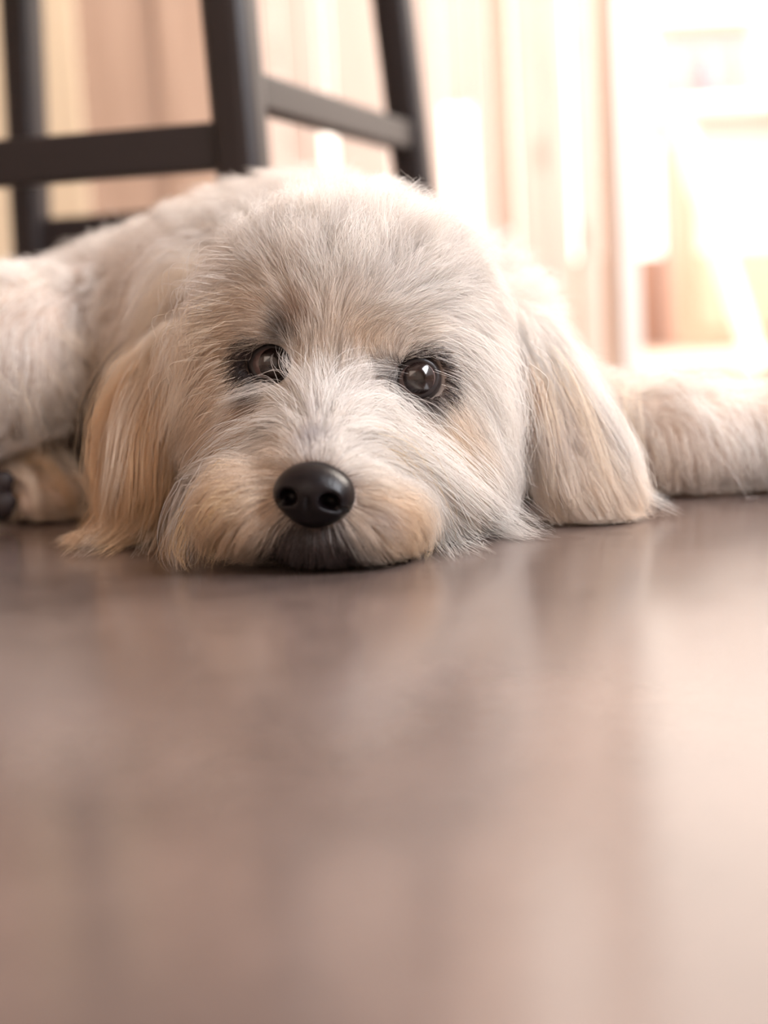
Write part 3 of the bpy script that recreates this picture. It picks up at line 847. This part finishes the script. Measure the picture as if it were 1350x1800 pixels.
strokes += [
    ([(330, 420), (250, 430), (170, 440)], BD), ([(300, 520), (220, 540)], BD), ([(560, 350), (480, 350), (420, 360)], BD), ([(650, 345), (720, 350)], BD),
    ([(120, 500), (60, 520), (10, 540)], BD), ([(150, 560), (130, 620), (100, 690)], LG), ([(60, 560), (40, 640), (10, 730)], LG), ([(20, 560), (5, 640)], LG),
    ([(20, 830), (60, 830), (110, 850)], (.03, .35, .010, .4, .7)), ([(60, 860), (90, 890)], (.016, .25, .004, .25, .6)), ([(10, 870), (30, 900)], (.016, .25, .004, .25, .6)),
    ([(1080, 690), (1180, 690), (1300, 700)], LG), ([(1070, 720), (1090, 800), (1110, 860)], LG), ([(1180, 740), (1200, 800), (1220, 860)], LG), ([(1300, 740), (1310, 800), (1320, 850)], LG),
    ([(900, 600), (930, 660)], BD), ([(820, 470), (870, 540)], BD),
]
extra = []
for p, d, par in (
        (hd(0, -9, 6), (-.1, 1, .1), FL), (hd(5, -8, 2), (.6, 1, -.2), BD), (hd(-5, -8, 2), (-.6, 1, -.2), BD), (hd(6, -6, -3), (.5, .6, -.8), CH), (hd(-6, -6, -3), (-.5, .6, -.8), CH),
        (at(400, 450, 1.15), (-.7, .7, 0), BD), (at(200, 450, 1.3), (-.7, .7, 0), BD), (at(60, 480, 1.45), (-.7, .7, -.2), BD), (at(300, 700, 1.1), (-.5, 0, -.8), BD), (at(500, 700, 1.05), (-.5, 0, -.8), BD),
        (at(760, 600, 1.08), (.5, .7, -.3), BD), (at(560, 600, 1.15), (0, 1, -.3), BD), (at(1400, 800, .9), (.8, 0, -.4), LG), (at(1400, 760, .95), (.8, .2, -.3), LG)):
    extra.append((p, d, par))
for c, ax in ((eyeCL, lidaxL), (eyeCR, lidaxR)):
    f_, s_, u_ = frame(ax)
    for k in range(16):
        a = 2 * math.pi * k / 16
        rd = s_ * math.cos(a) + u_ * math.sin(a)
        for rr in (.0125, .0155):
            extra += [(c + ax * .004 + rd * rr, rd * 1.0 + side * (.35 if c is eyeCR else -.35) - u_ * .25, (.0085, .35, .002, .15, .35))] * 2
GB = Groom(BODY, strokes, extra)

spots = [
    (on(430, 880), .032, TAN, .9), (on(390, 930), .03, TAN, .8), (on(700, 930), .022, TAN, .8), (on(650, 900), .018, TAN, .75), (on(340, 900), .03, TAN, .6), (on(740, 960), .012, np.array([.75, .45, .18]), .7),
    (on(420, 800), .025, TAN, .6), (on(330, 780), .035, TAN, .7), (on(380, 700), .03, TAN, .65), (on(320, 600), .035, TAN, .5),
    (on(600, 600), .022, TAN, .4), (on(650, 620), .016, TAN, .5), (on(400, 590), .03, TAN, .45), (on(480, 540), .025, TAN, .3), (on(530, 660), .018, TAN, .4), (on(720, 590), .016, TAN, .3), (on(790, 740), .018, TAN, .5), (on(780, 790), .015, TAN, .45), (on(460, 740), .016, TAN, .5),
    (on(550, 690), .012, CREAM, .5),
    (on(250, 520), .05, TAN, .35), (on(150, 640), .035, TAN, .3), (on(60, 850), .04, TAN, .9), (on(1180, 810), .04, TAN, .25), (on(1060, 810), .04, TAN, .35), (on(940, 700), .04, BROWN, .5),
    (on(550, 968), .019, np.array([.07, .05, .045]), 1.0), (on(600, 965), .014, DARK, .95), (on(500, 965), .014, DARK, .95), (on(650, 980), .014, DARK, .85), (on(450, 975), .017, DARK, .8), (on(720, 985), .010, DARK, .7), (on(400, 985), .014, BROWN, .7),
    (on(640, 900), .006, GREY, .6), (on(550, 790), .008, GREY, .75), (on(560, 755), .005, GREY, .6),
    (EL, .0158, DARK, 1.0), (ER, .0152, DARK, 1.0), (on(505, 590), .009, DARK, .85), (on(530, 570), .009, BROWN, .8), (on(450, 690), .008, DARK, .8), (on(440, 715), .008, BROWN, .7),
    (on(740, 712), .008, DARK, .8), (on(725, 740), .009, BROWN, .75), (on(690, 655), .006, DARK, .9), (on(672, 652), .005, DARK, .7), (on(745, 760), .008, BROWN, .5), (on(695, 700), .006, DARK, .8),
]
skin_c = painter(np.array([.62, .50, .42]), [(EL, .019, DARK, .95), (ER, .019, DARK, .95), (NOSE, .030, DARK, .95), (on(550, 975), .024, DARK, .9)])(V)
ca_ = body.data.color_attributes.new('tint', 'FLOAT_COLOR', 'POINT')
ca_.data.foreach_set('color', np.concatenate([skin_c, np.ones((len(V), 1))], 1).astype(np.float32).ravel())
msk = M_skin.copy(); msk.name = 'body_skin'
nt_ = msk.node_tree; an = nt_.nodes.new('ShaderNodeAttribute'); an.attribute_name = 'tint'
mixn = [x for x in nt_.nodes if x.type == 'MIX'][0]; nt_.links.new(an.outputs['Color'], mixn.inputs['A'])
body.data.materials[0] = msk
def keep_body(X):
    k = np.ones(len(X), bool)
    for c in (eyeCL, eyeCR):
        k &= np.linalg.norm(X - c, axis=1) > EYE_R * 1.22
    k &= NOSEF.sd(X) > .0006 if False else np.where(np.all((X > NOSEF.lo) & (X < NOSEF.lo + NOSEF.h * (NOSEF.n - 1)), 1), NOSEF.sd(X), 1) > -.001
    k &= X[:, 2] > .004
    return k
def is_head(X): return (X[:, 1] < M[1] + .125) & (np.abs(X[:, 0] - M[0]) < .12)
EYEFL = Field([(ell(eyeCL, (EYE_R,) * 3), .001)], eyeCL - .02, eyeCL + .02, .002)
EYEFR = Field([(ell(eyeCR, (EYE_R,) * 3), .001)], eyeCR - .02, eyeCR + .02, .002)
def dens_head(X):
    w = is_head(X) * 1.0
    face = np.clip(1.4 - (X[:, 1] - M[1]) / .08, .35, 1.6)
    near = sum(np.exp(-((np.linalg.norm(X - c, axis=1)) / .022) ** 2) for c in (EL, ER, NOSE))
    return w * face * (1 + 1.6 * near)
def dens_body(X):
    back = np.clip(1.6 - (X[:, 1] - .9) / .3, .12, 1)
    return (~is_head(X)) * back
def lock(pix, n_, spread, h0, h1, K, fld=None):
    """a hand-placed lock of long hairs following a path over the coat"""
    fld = fld or BODY; pp = []
    for (x0, y0), (x1, y1) in zip(pix[:-1], pix[1:]):
        for k in range(6): pp.append((x0 + (x1 - x0) * k / 6, y0 + (y1 - y0) * k / 6))
    pp.append(pix[-1])
    Q, ok = fld.trace(pp); last = Q[0]
    for i in range(len(pp)):
        if not ok[i] or (i and abs(Q[i][1] - last[1]) > .02):
            Q[i] = at(*pp[i], last[1]); ok[i] = False
            if Q[i][2] < .003:
                dr = ray(*pp[i]); Q[i] = C0 + dr * ((.003 - CAM_H) / dr[2])
        last = Q[i]
    for _ in range(4): Q[1:-1] = (Q[:-2] + 2 * Q[1:-1] + Q[2:]) / 4
    t0 = np.linspace(0, 1, len(Q)); out_ = np.empty((n_, K, 3)); g = fld.grad(Q)
    hh = h0 + (h1 - h0) * np.clip(t0 * 3, 0, 1)
    Q = Q + g * (hh * ok)[:, None]
    for _ in range(3): Q[1:-1] = (Q[:-2] + 2 * Q[1:-1] + Q[2:]) / 4
    for i in range(n_):
        end = rng.uniform(.7, 1.0); st = rng.uniform(0, .12); tt = np.linspace(st, end, K)
        off = rng.normal(size=3) * spread * (2.0 if n_ > 20 else 1.0); ph = rng.uniform(0, 6.28, 3); curl = rng.normal(size=3) * spread * 1.1
        for a in range(3):
            out_[i, :, a] = np.interp(tt, t0, Q[:, a]) + off[a] * (1 - .55 * tt) + curl[a] * np.sin(ph[a] + 3.5 * tt) * tt
    out_[:, 0] -= g[0] * h0
    out_[..., 2] = np.maximum(out_[..., 2], .001 + .002 * rng.random((n_, 1)))
    return out_
AV = [(NOSEF, .0008), (EYEFL, .0022), (EYEFR, .0022)]
def cull_eyes(S):
    kp = np.ones(len(S), bool)
    for c, ax, leave in ((eyeCL, lidaxL, .0), (eyeCR, lidaxR, .0)):
        q = S - c; al = q @ ax; ra_ = np.linalg.norm(q - al[..., None] * ax, axis=-1)
        kp &= ~((al > .003) & (ra_ < .0104 + .05 * np.maximum(al - .01, 0))).any(1) | (rng.random(len(S)) < leave)
    return kp
W_ = np.array([.96, .92, .88]); G_ = np.array([.84, .66, .42])
LK = [(lock(p_, n_, sp, h0, h1, 10), c_) for p_, n_, sp, h0, h1, c_ in (
    ([(470, 802), (390, 802), (330, 842), (304, 900), (298, 955), (308, 1000)], 90, .0018, .006, .018, W_),
    ([(440, 832), (360, 872), (325, 930), (308, 980), (330, 1004)], 90, .002, .006, .016, G_), ([(400, 852), (342, 900), (312, 960), (318, 1000)], 90, .003, .006, .014, W_),
    ([(430, 870), (380, 930), (365, 1000)], 80, .003, .006, .012, G_), ([(470, 780), (420, 790), (370, 830), (345, 900), (340, 990)], 100, .003, .006, .014, W_),
    ([(640, 782), (715, 830), (752, 895), (757, 945), (748, 985)], 110, .0022, .006, .014, G_), ([(650, 762), (760, 812), (860, 880), (950, 938)], 220, .004, .006, .014, W_),
    ([(690, 765), (790, 850), (870, 915), (930, 948)], 220, .004, .006, .014, W_), ([(680, 800), (760, 880), (800, 940), (850, 972)], 220, .004, .006, .014, W_),
    ([(660, 820), (740, 900), (775, 950), (800, 983)], 160, .003, .006, .014, W_), ([(800, 800), (850, 880), (910, 940), (962, 942)], 110, .004, .006, .012, W_),
    
    ([(562, 748), (545, 690), (532, 640), (528, 600)], 70, .0022, .004, .010, W_), ([(575, 742), (600, 685), (640, 650), (690, 648)], 70, .0022, .004, .010, W_), ([(570, 742), (570, 680), (563, 610)], 70, .0025, .004, .010, W_),
    ([(540, 740), (500, 700), (450, 705), (400, 720)], 60, .002, .004, .010, W_), ([(545, 760), (480, 745), (420, 760), (370, 800)], 70, .0022, .004, .012, W_), ([(590, 750), (650, 715), (710, 745), (760, 800)], 90, .003, .004, .010, W_),
    ([(590, 775), (640, 765), (700, 800), (745, 860)], 80, .0025, .004, .010, W_),
    ([(790, 590), (840, 660), (870, 760), (900, 850)], 130, .005, .006, .012, W_),
    ([(830, 620), (890, 720), (930, 800), (940, 880)], 130, .005, .006, .014, W_), ([(380, 600), (330, 690), (300, 780), (290, 870)], 110, .005, .006, .012, CREAM), ([(410, 640), (360, 720), (325, 800)], 60, .004, .005, .010, CREAM),
    ([(430, 500), (355, 545), (310, 615), (282, 700)], 260, .005, .008, .018, WHITE), ([(390, 470), (320, 520), (275, 600), (245, 690)], 260, .005, .008, .018, CREAM), ([(410, 560), (345, 620), (312, 700), (298, 780)], 220, .005, .008, .016, CREAM), ([(370, 440), (300, 490), (262, 560), (232, 650)], 160, .005, .008, .016, WHITE))]
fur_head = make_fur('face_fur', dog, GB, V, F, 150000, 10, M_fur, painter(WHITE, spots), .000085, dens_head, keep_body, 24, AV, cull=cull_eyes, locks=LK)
LKB = [(lock(p_, n_, sp, .003, .010, 8), c_) for p_, n_, sp, c_ in (
    ([(10, 800), (70, 805), (120, 840), (138, 890)], 60, .003, CREAM), ([(20, 820), (80, 830), (110, 870), (118, 905)], 60, .003, TAN), ([(10, 840), (50, 850), (70, 880), (66, 915)], 50, .002, CREAM), ([(60, 800), (120, 815), (150, 860)], 40, .003, TAN),
    ([(100, 600), (150, 660), (160, 720)], 60, .005, CREAM), ([(60, 640), (110, 720), (90, 770)], 60, .006, CREAM), ([(20, 660), (50, 740), (30, 790)], 60, .006, CREAM), ([(150, 580), (185, 640), (180, 690)], 50, .004, CREAM),
    ([(1180, 680), (1230, 740), (1260, 830)], 40, .003, W_), ([(1100, 690), (1120, 780), (1150, 860)], 50, .005, CREAM), ([(1240, 700), (1300, 780), (1330, 860)], 50, .005, W_), ([(1050, 700), (1060, 790), (1085, 870)], 50, .005, CREAM))]
fur_body = make_fur('body_fur', dog, GB, V, F, 70000, 8, M_fur, painter(WHITE, spots), .00016, dens_body, keep_body, 24, locks=LKB)

EA = (.052, .2, .012, .22, .75, .45)
GL = Groom(EARL, [([(330, 540), (290, 610), (250, 690), (225, 770), (230, 840)], EA), ([(340, 580), (300, 660), (280, 760), (270, 840)], EA), ([(270, 600), (215, 700), (205, 780)], EA),
                  ([(235, 800), (220, 850), (190, 900)], (.06, .1, .006, .1, .75))],
           [(at(300, 650, .87), (-.2, .3, -1), EA), (at(235, 850, .83), (-.6, -.15, -.8), (.075, .2, .012, .2, .8, .35)), (at(265, 850, .83), (-.3, -.2, -1), (.06, .2, .012, .2, .8, .4)), (at(180, 920, .815), (-.9, -.1, -.35), EA)], .02)
GRr = Groom(EARR, [([(890, 560), (940, 580), (975, 650), (1010, 740), (1060, 830), (1100, 890)], EA), ([(900, 600), (940, 680), (975, 770), (1010, 850), (1030, 900)], EA), ([(930, 660), (950, 750), (970, 850), (985, 900)], EA)],
            [(at(960, 650, .87), (.3, .3, -1), EA), (at(1060, 890, .82), (.35, -.1, -.8), EA), (at(1120, 880, .82), (.75, 0, -.5), EA)], .02)
eL = [(on(245, 720, EARL), .05, TAN, .85), (on(240, 820, EARL), .05, TAN, .8)]
eR = [(on(1000, 830, EARR), .035, TAN, .5), (on(1085, 850, EARR), .02, np.array([.82, .6, .4]), .5), (at(938, 720, .85), .028, BROWN, .9), (at(955, 800, .84), .02, BROWN, .6)]
LKL = [(lock(p_, n_, sp, .003, .010, 14, EARL), c_) for p_, n_, sp, c_ in (
    ([(270, 630), (220, 715), (200, 790), (208, 855), (160, 930), (112, 976)], 260, .0028, TAN * 1.08), ([(285, 650), (240, 755), (235, 850), (190, 930), (135, 978)], 300, .0032, CREAM),
    ([(300, 680), (265, 780), (262, 870), (225, 940), (170, 980)], 300, .0034, TAN * 1.1), ([(300, 720), (285, 820), (280, 900), (250, 978)], 260, .0032, CREAM),
    ([(310, 760), (305, 860), (300, 940), (285, 985)], 220, .0030, TAN * 1.1), ([(230, 760), (190, 800), (182, 850)], 25, .001, CREAM), ([(215, 690), (180, 750), (176, 800)], 40, .001, CREAM))]
LKR = [(lock(p_, n_, sp, .003, .008, 14, EARR), c_) for p_, n_, sp, c_ in (
    ([(905, 565), (965, 595), (1012, 690), (1070, 800), (1125, 870), (1200, 905)], 70, .0016, W_), ([(1040, 780), (1110, 850), (1190, 893)], 50, .0014, W_),
    ([(930, 640), (960, 740), (985, 830), (1000, 908)], 240, .003, CREAM), ([(950, 620), (1000, 720), (1040, 820), (1058, 902)], 260, .003, CREAM), ([(960, 600), (1020, 700), (1085, 810), (1122, 892)], 300, .003, W_),
    ([(915, 640), (945, 700), (950, 780), (965, 860)], 120, .002, BROWN * 1.2))]
make_fur('ear_fur', ears[0][0], GL, ears[0][1], ears[0][2], 26000, 14, M_fur, painter(CREAM, eL), .00009, None, None, 40, [(BODY, .004)], locks=LKL)
make_fur('ear_fur', ears[1][0], GRr, ears[1][1], ears[1][2], 26000, 14, M_fur, painter(WHITE * .98, eR), .00009, None, None, 40, [(BODY, .004)], locks=LKR)

# ---- paw pads on the hind paw
M_pad = simple_mat('paw_pad', (0.03, 0.02, 0.02), .55, noise=.2, nscale=200, bump=.3)
for px, py, Y, r in ((3, 848, .952, .0080), (4, 888, .948, .0095), (-26, 868, .95, .012)):
    bmp = bmesh.new(); bmesh.ops.create_icosphere(bmp, subdivisions=3, radius=1)
    c = at(px, py, Y)
    for v in bmp.verts:
        k = 1 + .08 * math.sin(7 * v.co.x + 5 * v.co.z)
        v.co = Vector((c[0] + v.co.x * r * k, c[1] + v.co.y * r * .8, max(.001, c[2] + v.co.z * r * k)))
    link('paw_pad', bm_mesh('paw_pad', bmp), M_pad, dog, True)
